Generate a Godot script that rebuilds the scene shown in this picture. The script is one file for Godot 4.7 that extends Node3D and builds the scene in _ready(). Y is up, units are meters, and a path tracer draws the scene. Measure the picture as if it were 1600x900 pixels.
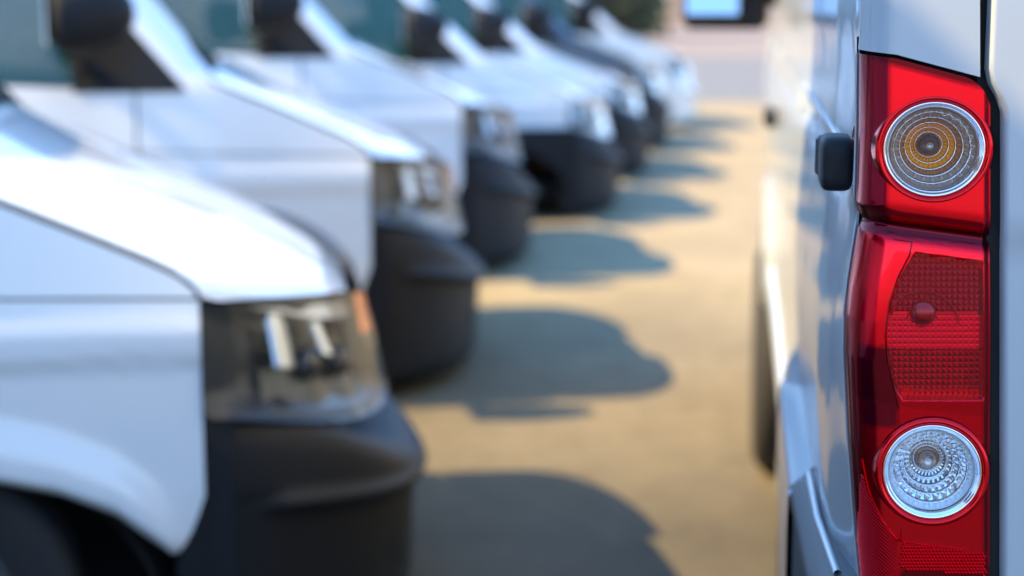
extends Node3D

# ---------------------------------------------------------------- mesh helper
class Geo:
	var v := PackedVector3Array()
	var n := PackedVector3Array()
	var c := PackedColorArray()
	var idx := PackedInt32Array()
	var tint := Color.WHITE

	func tri(a: Vector3, b: Vector3, d: Vector3) -> void:
		var m := (d - a).cross(b - a)
		if m.length_squared() < 1e-18:
			return
		m = m.normalized()
		var k := v.size()
		for p in [a, b, d]:
			v.append(p); n.append(m); c.append(tint)
		idx.append_array(PackedInt32Array([k, k + 1, k + 2]))

	func quad(a: Vector3, b: Vector3, d: Vector3, e: Vector3) -> void:
		tri(a, b, d)
		tri(a, d, e)

	# smooth sheet; f(u, w) gives points for u, w in 0..1; keep(u, w) says which cells stay
	func grid(nu: int, nw: int, f: Callable, flip := false, keep = null, col = null) -> void:
		var k := v.size()
		var row := nw + 1
		for i in nu + 1:
			for j in row:
				v.append(f.call(float(i) / nu, float(j) / nw))
				n.append(Vector3.ZERO)
				c.append(col.call(float(i) / nu, float(j) / nw) if col != null else tint)
		for i in nu:
			for j in nw:
				if keep != null and not keep.call((i + 0.5) / nu, (j + 0.5) / nw):
					continue
				var a := k + i * row + j
				var q := [[a, a + row, a + 1], [a + 1, a + row, a + row + 1]]
				for t in q:
					var x: int = t[0]
					var y: int = t[2] if flip else t[1]
					var z: int = t[1] if flip else t[2]
					var m := (v[z] - v[x]).cross(v[y] - v[x])
					n[x] += m; n[y] += m; n[z] += m
					idx.append(x); idx.append(y); idx.append(z)
		for i in range(k, v.size()):
			n[i] = n[i].normalized() if n[i].length_squared() > 1e-24 else Vector3.UP

	# profile of (radius, height) turned about local y; sx, sz squash
	func lathe(pr: Array, seg: int, xf := Transform3D(), wob = null) -> void:
		for s in pr.size() - 1:
			var p: Vector2 = pr[s]
			var q: Vector2 = pr[s + 1]
			grid(1, seg, func(a: float, b: float) -> Vector3:
				var r := lerpf(p.x, q.x, a)
				var h := lerpf(p.y, q.y, a)
				var t := b * TAU
				if wob != null:
					r = wob.call(r, t)
				return xf * Vector3(r * cos(t), h, r * sin(t)))

	# smooth lathe in one sheet
	func turned(pr: Array, seg: int, xf := Transform3D()) -> void:
		var last := pr.size() - 1
		grid(last, seg, func(a: float, b: float) -> Vector3:
			var p: Vector2 = pr[int(round(a * last))]
			var t := b * TAU
			return xf * Vector3(p.x * cos(t), p.y, p.x * sin(t)))

	func box(o: Vector3, s: Vector3, bev := 0.004, xf := Transform3D()) -> void:
		var h := s * 0.5
		bev = minf(bev, minf(h.x, minf(h.y, h.z)) * 0.9)
		var face := func(ax: int, sg: float, pull: float) -> Array:
			var u := (ax + 1) % 3
			var w := (ax + 2) % 3
			var out := []
			for q in [[-1, -1], [1, -1], [1, 1], [-1, 1]]:
				var p := Vector3.ZERO
				p[ax] = h[ax] * sg
				p[u] = (h[u] - bev) * q[0]
				p[w] = (h[w] - bev) * q[1]
				out.append(xf * (o + p))
			return out
		for ax in 3:
			for sg in [-1.0, 1.0]:
				var p: Array = face.call(ax, sg, 0.0)
				if sg > 0:
					quad(p[0], p[3], p[2], p[1])
				else:
					quad(p[0], p[1], p[2], p[3])
		for ax in 3:
			var u := (ax + 1) % 3
			var w := (ax + 2) % 3
			for su in [-1.0, 1.0]:
				for sw in [-1.0, 1.0]:
					var e := []
					for st in [[-1.0, 0], [1.0, 0], [1.0, 1], [-1.0, 1]]:
						var p := Vector3.ZERO
						p[ax] = (h[ax] - bev) * st[0]
						p[u] = (h[u] if st[1] == 0 else h[u] - bev) * su
						p[w] = (h[w] - bev if st[1] == 0 else h[w]) * sw
						e.append(xf * (o + p))
					if su * sw > 0:
						quad(e[0], e[3], e[2], e[1])
					else:
						quad(e[0], e[1], e[2], e[3])
		for sx in [-1.0, 1.0]:
			for sy in [-1.0, 1.0]:
				for sz in [-1.0, 1.0]:
					var a := xf * (o + Vector3(h.x * sx, (h.y - bev) * sy, (h.z - bev) * sz))
					var b := xf * (o + Vector3((h.x - bev) * sx, h.y * sy, (h.z - bev) * sz))
					var d := xf * (o + Vector3((h.x - bev) * sx, (h.y - bev) * sy, h.z * sz))
					if sx * sy * sz > 0:
						tri(a, d, b)
					else:
						tri(a, b, d)

	func tube(pts: Array, r: float, seg := 8) -> void:
		var last := pts.size() - 1
		grid(last, seg, func(a: float, b: float) -> Vector3:
			var i := int(round(a * last))
			var p: Vector3 = pts[i]
			var d: Vector3 = (pts[mini(i + 1, last)] - pts[maxi(i - 1, 0)]).normalized()
			var s := d.cross(Vector3.UP if absf(d.y) < 0.9 else Vector3.RIGHT).normalized()
			var w := s.cross(d)
			return p + (s * cos(b * TAU) + w * sin(b * TAU)) * r)

	# flat polygon in the local xy plane, given a thickness from z = 0 to z = depth
	func prism(poly: PackedVector2Array, depth: float, xf := Transform3D()) -> void:
		var t := Geometry2D.triangulate_polygon(poly)
		for z in [0.0, depth]:
			for i in range(0, t.size(), 3):
				var p := [xf * Vector3(poly[t[i]].x, poly[t[i]].y, z), xf * Vector3(poly[t[i + 1]].x, poly[t[i + 1]].y, z), xf * Vector3(poly[t[i + 2]].x, poly[t[i + 2]].y, z)]
				if z > 0.0:
					tri(p[0], p[2], p[1])
				else:
					tri(p[0], p[1], p[2])
		for i in poly.size():
			var a := poly[i]
			var b := poly[(i + 1) % poly.size()]
			quad(xf * Vector3(a.x, a.y, 0), xf * Vector3(b.x, b.y, 0), xf * Vector3(b.x, b.y, depth), xf * Vector3(a.x, a.y, depth))

	func ball(o: Vector3, r: Vector3, nu := 10, nw := 16) -> void:
		grid(nu, nw, func(a: float, b: float) -> Vector3:
			var t := a * PI
			return o + Vector3(sin(t) * cos(b * TAU) * r.x, cos(t) * r.y, sin(t) * sin(b * TAU) * r.z))

	func mesh() -> ArrayMesh:
		var arr := []
		arr.resize(Mesh.ARRAY_MAX)
		arr[Mesh.ARRAY_VERTEX] = v
		arr[Mesh.ARRAY_NORMAL] = n
		arr[Mesh.ARRAY_COLOR] = c
		arr[Mesh.ARRAY_INDEX] = idx
		var m := ArrayMesh.new()
		m.add_surface_from_arrays(Mesh.PRIMITIVE_TRIANGLES, arr)
		return m


var M := {}
var used := {}


func lin(r: float, g: float, b: float, a := 1.0) -> Color:
	var k := Color(r, g, b).linear_to_srgb()
	k.a = a
	return k


func mat(called: String, col: Color, rough := 0.5, metal := 0.0, coat := 0.0, coat_rough := 0.03) -> StandardMaterial3D:
	var m := StandardMaterial3D.new()
	m.resource_name = called
	m.albedo_color = col
	m.roughness = rough
	m.metallic = metal
	m.cull_mode = BaseMaterial3D.CULL_DISABLED
	if coat > 0.0:
		m.clearcoat_enabled = true
		m.clearcoat = coat
		m.clearcoat_roughness = coat_rough
	M[called] = m
	return m


func pane(called: String, col: Color, alpha: float, rough := 0.02) -> StandardMaterial3D:
	var m := mat(called, Color(col.r, col.g, col.b, alpha), rough)
	m.transparency = BaseMaterial3D.TRANSPARENCY_ALPHA
	return m


func numbered(called: String) -> String:
	used[called] = used.get(called, -1) + 1
	return called if used[called] == 0 else "%s_%03d" % [called, used[called]]


func part(called: String, g: Geo, m: Material, parent: Node3D) -> MeshInstance3D:
	var o := MeshInstance3D.new()
	o.mesh = g.mesh()
	o.material_override = m
	var nm := called
	var k := 0
	while parent.has_node(nm):
		k += 1
		nm = "%s_%03d" % [called, k]
	o.name = nm
	parent.add_child(o, true)
	return o


func thing(called: String, label: String, category: String, at: Vector3, turn := 0.0, group := "") -> Node3D:
	var o := Node3D.new()
	o.name = numbered(called)
	add_child(o, true)
	o.position = at
	o.rotation.y = turn
	o.set_meta("label", label)
	o.set_meta("category", category)
	if group:
		o.set_meta("group", group)
	return o


func struct(called: String, g: Geo, m: Material) -> MeshInstance3D:
	var o := part(called, g, m, self)
	o.set_meta("kind", "structure")
	return o


func speckle(size: int, seed_: int, lo: Color, hi: Color, fine: float, coarse: float) -> ImageTexture:
	var layers := []
	for k in 3:   # fine mottling, patches, broad wear
		var a := FastNoiseLite.new()
		a.seed = seed_ + 7 * k
		a.frequency = [fine, (fine + coarse) * 0.35, coarse][k]
		a.fractal_octaves = [2, 3, 4][k]
		var im := a.get_seamless_image(size, size)
		im.convert(Image.FORMAT_L8)
		layers.append(im.get_data())
	var rng := RandomNumberGenerator.new()
	rng.seed = seed_
	var l0: PackedByteArray = layers[0]
	var l1: PackedByteArray = layers[1]
	var l2: PackedByteArray = layers[2]
	var out := PackedByteArray()
	out.resize(size * size * 3)
	for i in size * size:
		var s := clampf((0.30 * l0[i] + 0.35 * l1[i] + 0.55 * l2[i]) / 255.0 - 0.10 + rng.randf_range(-0.13, 0.13), 0.0, 1.0)
		out[i * 3] = int(255.0 * lerpf(lo.r, hi.r, s))
		out[i * 3 + 1] = int(255.0 * lerpf(lo.g, hi.g, s))
		out[i * 3 + 2] = int(255.0 * lerpf(lo.b, hi.b, s))
	return ImageTexture.create_from_image(Image.create_from_data(size, size, false, Image.FORMAT_RGB8, out))


func smooth(a: float, b: float, x: float) -> float:
	return smoothstep(a, b, x)


func lut(pts: Array, x: float) -> float:   # piecewise linear, pts sorted by x
	if x <= pts[0][0]:
		return pts[0][1]
	for i in pts.size() - 1:
		if x <= pts[i + 1][0]:
			return lerpf(pts[i][1], pts[i + 1][1], (x - pts[i][0]) / (pts[i + 1][0] - pts[i][0]))
	return pts[-1][1]


func _ready() -> void:
	setting_light()
	materials()
	ground_and_far()
	vans()
	cargo_van()


# ---------------------------------------------------------------- camera and light
func setting_light() -> void:
	var cam := Camera3D.new()
	cam.name = "camera"
	add_child(cam)
	cam.position = Vector3(0, 1.45, 0)
	cam.rotation = Vector3(deg_to_rad(-9.92), deg_to_rad(7.31), 0)
	cam.near = 0.05
	cam.far = 2000.0
	var at := CameraAttributesPhysical.new()
	at.frustum_focal_length = 50.0
	at.frustum_focus_distance = 1.592
	at.exposure_aperture = 2.5
	cam.attributes = at
	cam.keep_aspect = Camera3D.KEEP_HEIGHT
	cam.fov = rad_to_deg(2.0 * atan(450.0 / 2750.0))
	cam.current = true
	var sky := ProceduralSkyMaterial.new()
	sky.sky_top_color = Color(0.40, 0.60, 0.86)
	sky.sky_horizon_color = Color(0.76, 0.875, 0.97)
	sky.sky_curve = 0.16
	sky.ground_horizon_color = Color(0.60, 0.60, 0.60)
	sky.ground_bottom_color = Color(0.35, 0.33, 0.30)
	sky.sky_energy_multiplier = 0.95
	sky.sun_angle_max = 12.0
	var e := Environment.new()
	e.background_mode = Environment.BG_SKY
	e.sky = Sky.new()
	e.sky.sky_material = sky
	e.tonemap_mode = Environment.TONE_MAPPER_LINEAR
	e.tonemap_exposure = 3.9
	e.sdfgi_enabled = true
	e.ssao_enabled = true
	e.ssil_enabled = true
	var w := WorldEnvironment.new()
	w.environment = e
	w.name = "world_environment"
	add_child(w)
	var sun := DirectionalLight3D.new()
	sun.name = "sun"
	sun.light_energy = 1.22
	sun.light_color = Color(1.0, 0.865, 0.62)
	sun.light_angular_distance = 0.5
	sun.shadow_enabled = true
	var el := deg_to_rad(43.0)
	var az := deg_to_rad(15.0)   # from -x towards the camera
	var to_sun := Vector3(-cos(el) * cos(az), sin(el), cos(el) * sin(az))
	sun.basis = Basis.looking_at(-to_sun, Vector3.UP)
	add_child(sun)


func materials() -> void:
	mat("white_paint", lin(0.76, 0.79, 0.79), 0.35, 0.0, 1.0)
	mat("navy_paint", lin(0.012, 0.018, 0.035), 0.35, 0.0, 1.0)
	mat("cream_paint", lin(0.78, 0.74, 0.66), 0.4, 0.0, 1.0)
	mat("black_plastic", lin(0.009, 0.0105, 0.013), 0.55).metallic_specular = 0.35
	mat("gloss_black", lin(0.012, 0.012, 0.014), 0.12)
	mat("gap", lin(0.01, 0.01, 0.01), 0.9)
	mat("seam_rubber", lin(0.10, 0.11, 0.12), 0.8)
	mat("tyre", lin(0.018, 0.018, 0.018), 0.85)
	mat("rim_steel", lin(0.35, 0.36, 0.38), 0.35, 0.8)
	mat("chrome", lin(0.88, 0.89, 0.90), 0.10, 1.0)
	mat("soft_chrome", lin(0.80, 0.82, 0.84), 0.22, 1.0)
	mat("lamp_inside", lin(0.018, 0.021, 0.025), 0.3)
	mat("smoked_chrome", lin(0.10, 0.112, 0.125), 0.3, 1.0)
	mat("silver_paint", lin(0.40, 0.44, 0.465), 0.45, 0.2, 0.7, 0.07)
	mat("orange_lens", lin(1.0, 0.24, 0.012), 0.2, 0.0, 0.15)
	pane("lamp_glass", Color(0.8, 0.85, 0.85), 0.02).metallic_specular = 0.36
	pane("clear_glass", Color(0.8, 0.85, 0.85), 0.04)
	pane("green_glass", lin(0.012, 0.060, 0.054), 0.70)
	mat("cabin_grey", lin(0.06, 0.065, 0.07), 0.8)
	mat("mirror_sky_tint", lin(0.34, 0.46, 0.60), 0.06, 1.0)  # blue of the reflected sky put into the glass colour
	mat("lamp_glint_chrome", lin(0.50, 0.53, 0.55), 0.3, 1.0)
	mat("bowl_frost", lin(0.72, 0.77, 0.80), 0.35, 0.1)
	mat("bowl_brown", lin(0.42, 0.27, 0.19), 0.3, 0.2)
	mat("seat_cloth", lin(0.07, 0.055, 0.05), 0.9)
	mat("bumper_grey", lin(0.045, 0.05, 0.055), 0.5)
	pane("dull_glass", Color(0.9, 0.9, 0.9), 0.01).metallic_specular = 0.2
	# ground
	var asphalt := mat("asphalt", Color.WHITE, 0.85)
	asphalt.albedo_texture = speckle(1024, 11, lin(0.18, 0.150, 0.095), lin(0.345, 0.285, 0.178), 0.10, 0.006)
	asphalt.metallic_specular = 0.25
	asphalt.vertex_color_use_as_albedo = true
	asphalt.uv1_triplanar = true
	asphalt.uv1_world_triplanar = true
	asphalt.uv1_scale = Vector3(0.11, 0.11, 0.11)
	var concrete := mat("concrete", Color.WHITE, 0.85)
	concrete.albedo_texture = speckle(256, 23, lin(0.10, 0.105, 0.11), lin(0.155, 0.16, 0.165), 0.08, 0.02)
	concrete.uv1_triplanar = true
	concrete.uv1_world_triplanar = true
	concrete.uv1_scale = Vector3(0.3, 0.3, 0.3)
	mat("pink_paving", lin(0.19, 0.16, 0.14), 0.85)
	mat("pink_wall", lin(0.28, 0.225, 0.205), 0.9)
	mat("leaf", lin(0.035, 0.06, 0.03), 0.7)
	mat("bark", lin(0.06, 0.045, 0.035), 0.9)
	mat("roof_tile", lin(0.22, 0.08, 0.05), 0.8)
	# tail lamp
	var shell := mat("red_lens", Color.WHITE, 0.24, 0.92, 0.3, 0.02)
	shell.metallic_specular = 0.03
	shell.vertex_color_use_as_albedo = true
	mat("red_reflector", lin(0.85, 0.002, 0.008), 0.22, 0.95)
	mat("red_reflector_lit", lin(1.0, 0.003, 0.02), 0.22, 0.95)  # brake prisms' lit band, its brightness put into the colour
	mat("red_reflector_dark", lin(0.46, 0.001, 0.005), 0.25, 0.9)  # darker copy, for the brake prisms' unlit upper band
	mat("red_collar", lin(0.75, 0.002, 0.010), 0.22, 0.9, 0.3, 0.02)
	mat("amber_reflector", lin(1.0, 0.36, 0.015), 0.3, 0.15)
	mat("amber_dark", lin(0.50, 0.19, 0.07), 0.3, 0.3)
	mat("smoke_bulb", lin(0.10, 0.06, 0.06), 0.08, 0.3, 1.0)
	mat("bulb_red", lin(0.30, 0.003, 0.008), 0.3, 0.5, 0.2)
	mat("collar_dark", lin(0.30, 0.001, 0.006), 0.15, 0.9, 0.5, 0.02)
	mat("bright_chrome", lin(0.86, 0.90, 0.94), 0.13, 1.0)
	mat("steel_bulb", lin(0.35, 0.28, 0.25), 0.12, 0.8)


# ---------------------------------------------------------------- ground and the far end
func sheet(x0: float, x1: float, z0: float, z1: float, y: float) -> Geo:
	var g := Geo.new()
	g.quad(Vector3(x0, y, z0), Vector3(x0, y, z1), Vector3(x1, y, z1), Vector3(x1, y, z0))
	return g


func ground_and_far() -> void:
	# one sheet to the horizon: fine cells in the lane, with a dark-near, bright-far light falloff painted into the colour
	var falloff_noise := FastNoiseLite.new()
	falloff_noise.seed = 31
	falloff_noise.frequency = 0.35
	falloff_noise.fractal_octaves = 3
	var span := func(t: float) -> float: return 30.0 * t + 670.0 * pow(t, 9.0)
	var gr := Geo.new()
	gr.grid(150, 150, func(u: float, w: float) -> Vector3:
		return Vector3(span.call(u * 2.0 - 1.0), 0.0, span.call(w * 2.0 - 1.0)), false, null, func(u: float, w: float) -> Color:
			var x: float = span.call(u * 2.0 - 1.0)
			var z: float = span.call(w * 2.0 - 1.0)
			var k := smoothstep(3.8, 10.5, absf(z) + 1.6 * falloff_noise.get_noise_2d(x, z))
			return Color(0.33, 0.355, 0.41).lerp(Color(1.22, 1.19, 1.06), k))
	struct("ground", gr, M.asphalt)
	struct("road", sheet(-60, 60, -21.5, -34, 0.004), M.concrete)
	struct("pavement", sheet(-60, 60, -34, -58, 0.008), M.pink_paving)
	# hedge, left of the far end
	var hd := thing("hedge", "dark green hedge at the far left end of the lot, behind the van row", "hedge", Vector3(-9.3, 0, -46))
	var core := Geo.new()
	core.box(Vector3(0, 1.3, 0), Vector3(14.6, 2.5, 1.2), 0.3)
	part("stem_mass", core, M.bark, hd)
	var leaf := Geo.new()
	leaf.tri(Vector3(-0.09, 0, 0), Vector3(0, 0.05, 0.03), Vector3(0.1, 0, 0))
	leaf.tri(Vector3(-0.09, 0, 0), Vector3(0.1, 0, 0), Vector3(0, -0.05, 0.03))
	var mm := MultiMesh.new()
	mm.transform_format = MultiMesh.TRANSFORM_3D
	mm.mesh = leaf.mesh()
	mm.instance_count = 9000
	var rng := RandomNumberGenerator.new()
	rng.seed = 5
	for i in 9000:
		var side := rng.randi() % 3
		var p := Vector3(rng.randf_range(-7.5, 7.5), rng.randf_range(0.05, 2.8), 0.72)
		p.y += 0.2 * sin(p.x * 1.3) + 0.1 * sin(p.x * 4.1)
		p.z = (0.72 if side < 2 else -0.72) + rng.randf_range(-0.16, 0.16)
		if rng.randf() < 0.2:
			p.y = 2.75 + 0.2 * sin(p.x * 1.3) + rng.randf_range(-0.1, 0.15)
			p.z = rng.randf_range(-0.7, 0.7)
		var b := Basis.from_euler(Vector3(rng.randf_range(-1, 1), rng.randf_range(-PI, PI), rng.randf_range(-1, 1))) * rng.randf_range(0.8, 1.7)
		mm.set_instance_transform(i, Transform3D(b, p))
	var mi := MultiMeshInstance3D.new()
	mi.multimesh = mm
	mi.material_override = M.leaf
	mi.name = "foliage"
	mi.set_meta("kind", "stuff")
	hd.add_child(mi)
	# pale pink house wall behind the pavement
	var hs := thing("house", "pale pink house wall closing the far end of the lane", "house", Vector3(6.2, 0, -64))
	var wl := Geo.new()
	wl.box(Vector3(0, 1.75, 0), Vector3(17, 3.5, 8), 0.02)
	part("wall", wl, M.pink_wall, hs)
	var rf := Geo.new()
	rf.prism(PackedVector2Array([Vector2(-4.5, 3.5), Vector2(4.5, 3.5), Vector2(0, 6.0)]), 17.6, Transform3D(Basis(Vector3.UP, PI / 2), Vector3(-8.8, 0.01, 0)))
	part("roof", rf, M.roof_tile, hs)
	for k in 4:
		var fr := Geo.new()
		var x := -6.0 + k * 4.0
		for s in [-0.62, 0.62]:
			fr.box(Vector3(x + s, 1.9, 4.02), Vector3(0.1, 1.3, 0.08))
			fr.box(Vector3(x, 1.9 + s, 4.02), Vector3(1.14, 0.1, 0.07))
		var wf := part("window", fr, M.white_paint, hs)
		var gl := Geo.new()
		gl.box(Vector3(x, 1.9, 4.005), Vector3(1.14, 1.14, 0.03))
		part("pane", gl, M.gloss_black, wf)


# ---------------------------------------------------------------- the vans parked in the left row
# local axes: x forward (0 at the bumper's tip), y up, z to the van's right (the side the camera sees)
func half_width(x: float, y: float) -> float:
	var w := 0.95 - 0.055 * smooth(-1.25, -0.40, x)
	w -= 0.05 * maxf(0.0, 0.5 - y)
	w += 0.008 * smooth(0.74, 0.76, y) * smooth(0.86, 0.80, y)
	w -= 0.10 * maxf(0.0, y - 0.86)
	if y > 1.1:
		w -= 0.17 * (y - 1.1)
	return w


const ARCH := [[-1.46, 0.10], [-1.45, 0.25], [-1.39, 0.39], [-1.27, 0.48], [-1.12, 0.530], [-0.96, 0.545], [-0.82, 0.530], [-0.72, 0.503], [-0.62, 0.456], [-0.52, 0.370]]
const SHUT := [[-0.98, 1.120], [-0.80, 1.048], [-0.63, 0.974], [-0.545, 0.936], [-0.50, 0.913], [-0.468, 0.890], [-0.452, 0.866]]


func belt(x: float) -> float:
	return 1.092 + 0.045 * clampf(-1.1 - x, 0.0, 1.2)


func crease(x: float) -> float:
	return 0.866 + 0.035 * clampf(-0.45 - x, 0.0, 1.0)


func van_point(x: float, y: float, side: float, out := 0.0) -> Vector3:
	return Vector3(x, y, side * (half_width(x, y) + out))


func nose(q: float, xb: float, xt: float, wf: float, pw := 2.6) -> Vector2:   # plan curve: q 0 at the side, 1 at the middle; gives (x, z)
	var t := q * PI / 2.0
	return Vector2(xb + (xt - xb) * pow(sin(t), 2.0 / pw), wf * pow(maxf(cos(t), 0.0), 2.0 / pw))


func make_van(o: Node3D, paint: Material, bumper_mat: Material, hs: float, big_lamp: bool) -> void:
	var b := o
	var S := func(p: Vector3) -> Vector3: return Vector3(p.x, p.y * hs, p.z)
	# ---- hood
	var mid := [[-0.95, 1.178], [-0.77, 1.085], [-0.56, 0.992], [-0.40, 0.925], [-0.28, 0.870], [-0.195, 0.820], [-0.145, 0.768], [-0.132, 0.730]]
	var g := Geo.new()
	var hood_at := func(k: float, t: float) -> Vector3:
		var i := k * (mid.size() - 1)
		var i0 := mini(int(i), mid.size() - 2)
		var cx := lerpf(mid[i0][0], mid[i0 + 1][0], i - i0)
		var cy := lerpf(mid[i0][1], mid[i0 + 1][1], i - i0)
		var j := pow(k, 1.25) * (SHUT.size() - 1)
		var j0 := mini(int(j), SHUT.size() - 2)
		var sx := lerpf(SHUT[j0][0], SHUT[j0 + 1][0], j - j0) + 0.004
		var sy := lerpf(SHUT[j0][1], SHUT[j0 + 1][1], j - j0) + 0.004
		var fy := pow(absf(t), 2.6)
		var x := lerpf(cx, sx, pow(absf(t), lerpf(2.0, 2.7, k)))
		var y := lerpf(cy, sy, fy)
		# raised shoulder running along each side of the hood
		y += 0.004 * exp(-pow((absf(t) - 0.78) / 0.10, 2.0)) * (1.0 - 0.8 * k)
		var z := (half_width(sx, sy)) * signf(t) * pow(absf(t), 0.92)
		return S.call(Vector3(x, y, z))
	g.grid(40, 64, func(k: float, w: float) -> Vector3: return hood_at.call(k, w * 2.0 - 1.0), true)
	part("hood", g, paint, b)
	# dark plastic cowl between hood and windscreen
	g = Geo.new()
	g.grid(3, 24, func(k: float, w: float) -> Vector3:
		var t := w * 2.0 - 1.0
		return S.call(Vector3(lerpf(-0.90, -1.08, k) - 0.05 * t * t, 1.155 - 0.015 * t * t - 0.01 * sin(k * PI), t * 0.80)), true)
	part("cowl", g, M.black_plastic, b)
	for side: float in [1.0, -1.0]:
		# ---- fender, below and above its seam
		g = Geo.new()
		var low := func(x: float) -> float: return 0.12 if x < -1.455 else lut(ARCH, x)
		g.grid(56, 26, func(u: float, w: float) -> Vector3:
			var x := lerpf(-1.215, -0.455, u)
			var bot: float = low.call(x) if x < -0.52 else lerpf(0.370, 0.49, pow((x + 0.52) / 0.065, 1.7))
			var top := crease(x) - 0.003
			var y := lerpf(bot, top, w)
			var d := y - bot
			var arch := 0.016 * smooth(0.14, 0.05, d) * smooth(-0.48, -0.58, x)
			var xx := x
			return S.call(van_point(xx, y, side, arch - 0.03 * smooth(0.012, 0.0, d) * smooth(-0.48, -0.54, x))), side < 0)
		part("fender", g, paint, b)
		g = Geo.new()
		g.grid(40, 10, func(u: float, w: float) -> Vector3:
			var x := lerpf(-1.215, -0.462, u)
			var top := belt(x) - 0.004 if x < -1.06 else (lut(SHUT, x) - 0.003 if x > -0.98 else lerpf(1.135, 1.165, (-0.98 - x) / 0.12))
			return S.call(van_point(x, lerpf(crease(x) + 0.003, maxf(top, crease(x) + 0.005), w), side)), side < 0)
		part("fender_top", g, paint, b)
		# seams: a dark strip set back behind the gaps
		g = Geo.new()
		g.grid(30, 1, func(u: float, w: float) -> Vector3: return S.call(van_point(lerpf(-1.23, -0.46, u), crease(lerpf(-1.23, -0.46, u)) + lerpf(-0.009, 0.009, w), side, -0.006)), side < 0)
		g.grid(20, 1, func(u: float, w: float) -> Vector3:
			var j := u * (SHUT.size() - 1)
			var j0 := mini(int(j), SHUT.size() - 2)
			return S.call(van_point(lerpf(SHUT[j0][0], SHUT[j0 + 1][0], j - j0), lerpf(SHUT[j0][1], SHUT[j0 + 1][1], j - j0) + lerpf(-0.012, 0.012, w), side, -0.007)), side < 0)
		g.grid(1, 12, func(u: float, w: float) -> Vector3: return S.call(van_point(lerpf(-1.232, -1.205, u), lerpf(0.2, 1.09, w), side, -0.007)), side < 0)
		part("seam", g, M.seam_rubber, b)
		if big_lamp:   # dark lower cladding round the front of the arch
			g = Geo.new()
			g.grid(30, 6, func(u: float, w: float) -> Vector3:
				var x := lerpf(-1.02, -0.44, u)
				var bot: float = low.call(x) if x < -0.52 else lerpf(0.370, 0.20, (x + 0.52) / 0.08)
				return S.call(van_point(x, lerpf(bot - 0.01, 0.655, w), side, 0.026)), side < 0)
			part("cladding", g, bumper_mat, b)
		# ---- A pillar, from the windscreen's edge back to the side window
		g = Geo.new()
		g.grid(6, 14, func(u: float, w: float) -> Vector3:
			var y := lerpf(1.098, 1.80, w)
			var xw := -1.06 - (y - 1.1) * 0.86          # front edge of the window
			var xs := -0.985 - (y - 1.14) * 0.90         # edge of the windscreen
			var x := lerpf(xw, xs, u)
			return S.call(Vector3(x, y + 0.02 * u, side * (half_width(x, y) - 0.085 * u * u)))
			, side < 0)
		part("pillar", g, paint, b)
		# ---- door with its window, mirror and handle
		g = Geo.new()
		g.grid(20, 20, func(u: float, w: float) -> Vector3:
			var x := lerpf(-2.28, -1.223, u)
			var y := lerpf(maxf(0.14, 0.12 if x < -1.455 else lut(ARCH, x)), belt(x) - 0.004, w)
			return S.call(van_point(x, y, side)), side < 0)
		var door := part("door", g, paint, b)
		g = Geo.new()
		g.grid(12, 8, func(u: float, w: float) -> Vector3:
			var y := lerpf(1.112, 1.70, w)
			return S.call(van_point(lerpf(-2.22, -1.065 - (y - 1.1) * 0.86, u), y, side, -0.012)), side < 0)
		part("window", g, M.green_glass, door)
		g = Geo.new()
		g.box(S.call(van_point(-2.12, 0.98, side, 0.018)), Vector3(0.2, 0.035, 0.035), 0.012)
		part("handle", g, M.black_plastic, door)
		g = Geo.new()   # triangular sail in the front corner of the window
		g.grid(6, 6, func(u: float, w: float) -> Vector3:
			var y := lerpf(1.088, 1.34, w)
			return S.call(van_point(lerpf(-1.42, -1.065 - (y - 1.1) * 0.86, u), y, side, 0.004)), side < 0)
		part("mirror_base", g, M.black_plastic, door)
		g = Geo.new()   # mirror housing, rounded
		var mo: Vector3 = S.call(Vector3(-1.42, 1.345, side * 1.07) if side > 0 else Vector3(-1.66, 1.26, -0.98))
		g.grid(18, 24, func(a: float, q: float) -> Vector3:
			var t := a * PI
			var d := Vector3(sin(t) * cos(q * TAU), sin(t) * sin(q * TAU), cos(t))
			d = Vector3(signf(d.x) * absf(d.x), signf(d.y) * pow(absf(d.y), 0.92), signf(d.z) * pow(absf(d.z), 0.92))
			var p := mo + Vector3(d.x * (0.22 if d.x > 0 else 0.05), d.y * 0.135 * hs, d.z * (0.12 if side > 0 else 0.07) * side)
			return p)
		g.box(S.call(Vector3(-1.36 if side > 0 else -1.60, 1.17, side * 0.96)), Vector3(0.09, 0.045, 0.10), 0.02)
		var hm := part("mirror", g, M.black_plastic, b)
		g = Geo.new()
		g.box(mo + Vector3(-0.052, 0.0, 0.0), Vector3(0.006, 0.2 * hs, 0.19), 0.002)
		part("mirror_glass", g, M.chrome, hm)
		# ---- load space side with the rear arch
		g = Geo.new()
		g.grid(70, 24, func(u: float, w: float) -> Vector3:
			var x := lerpf(-4.98, -2.288, u)
			var dx := absf(x + 3.97) / 0.40
			var bot := 0.16 if dx >= 1.0 else maxf(0.16, 0.12 + 0.42 * pow(1.0 - pow(dx, 2.6), 1.0 / 2.6))
			var y := lerpf(bot, 1.80, w)
			return S.call(van_point(x, y, side, -0.10 * pow(smooth(-4.82, -4.99, x), 2.0))), side < 0)
		part("side_panel", g, paint, b)
		g = Geo.new()
		g.grid(4, 8, func(u: float, w: float) -> Vector3:
			return S.call(van_point(lerpf(-2.288, -2.21, u), lerpf(1.09, 1.80, w), side)), side < 0)
		g.grid(8, 2, func(u: float, w: float) -> Vector3:
			return S.call(van_point(lerpf(-2.22, -1.60, u), lerpf(1.69, 1.80, w), side)), side < 0)
		part("window_frame", g, paint, b)
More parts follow.
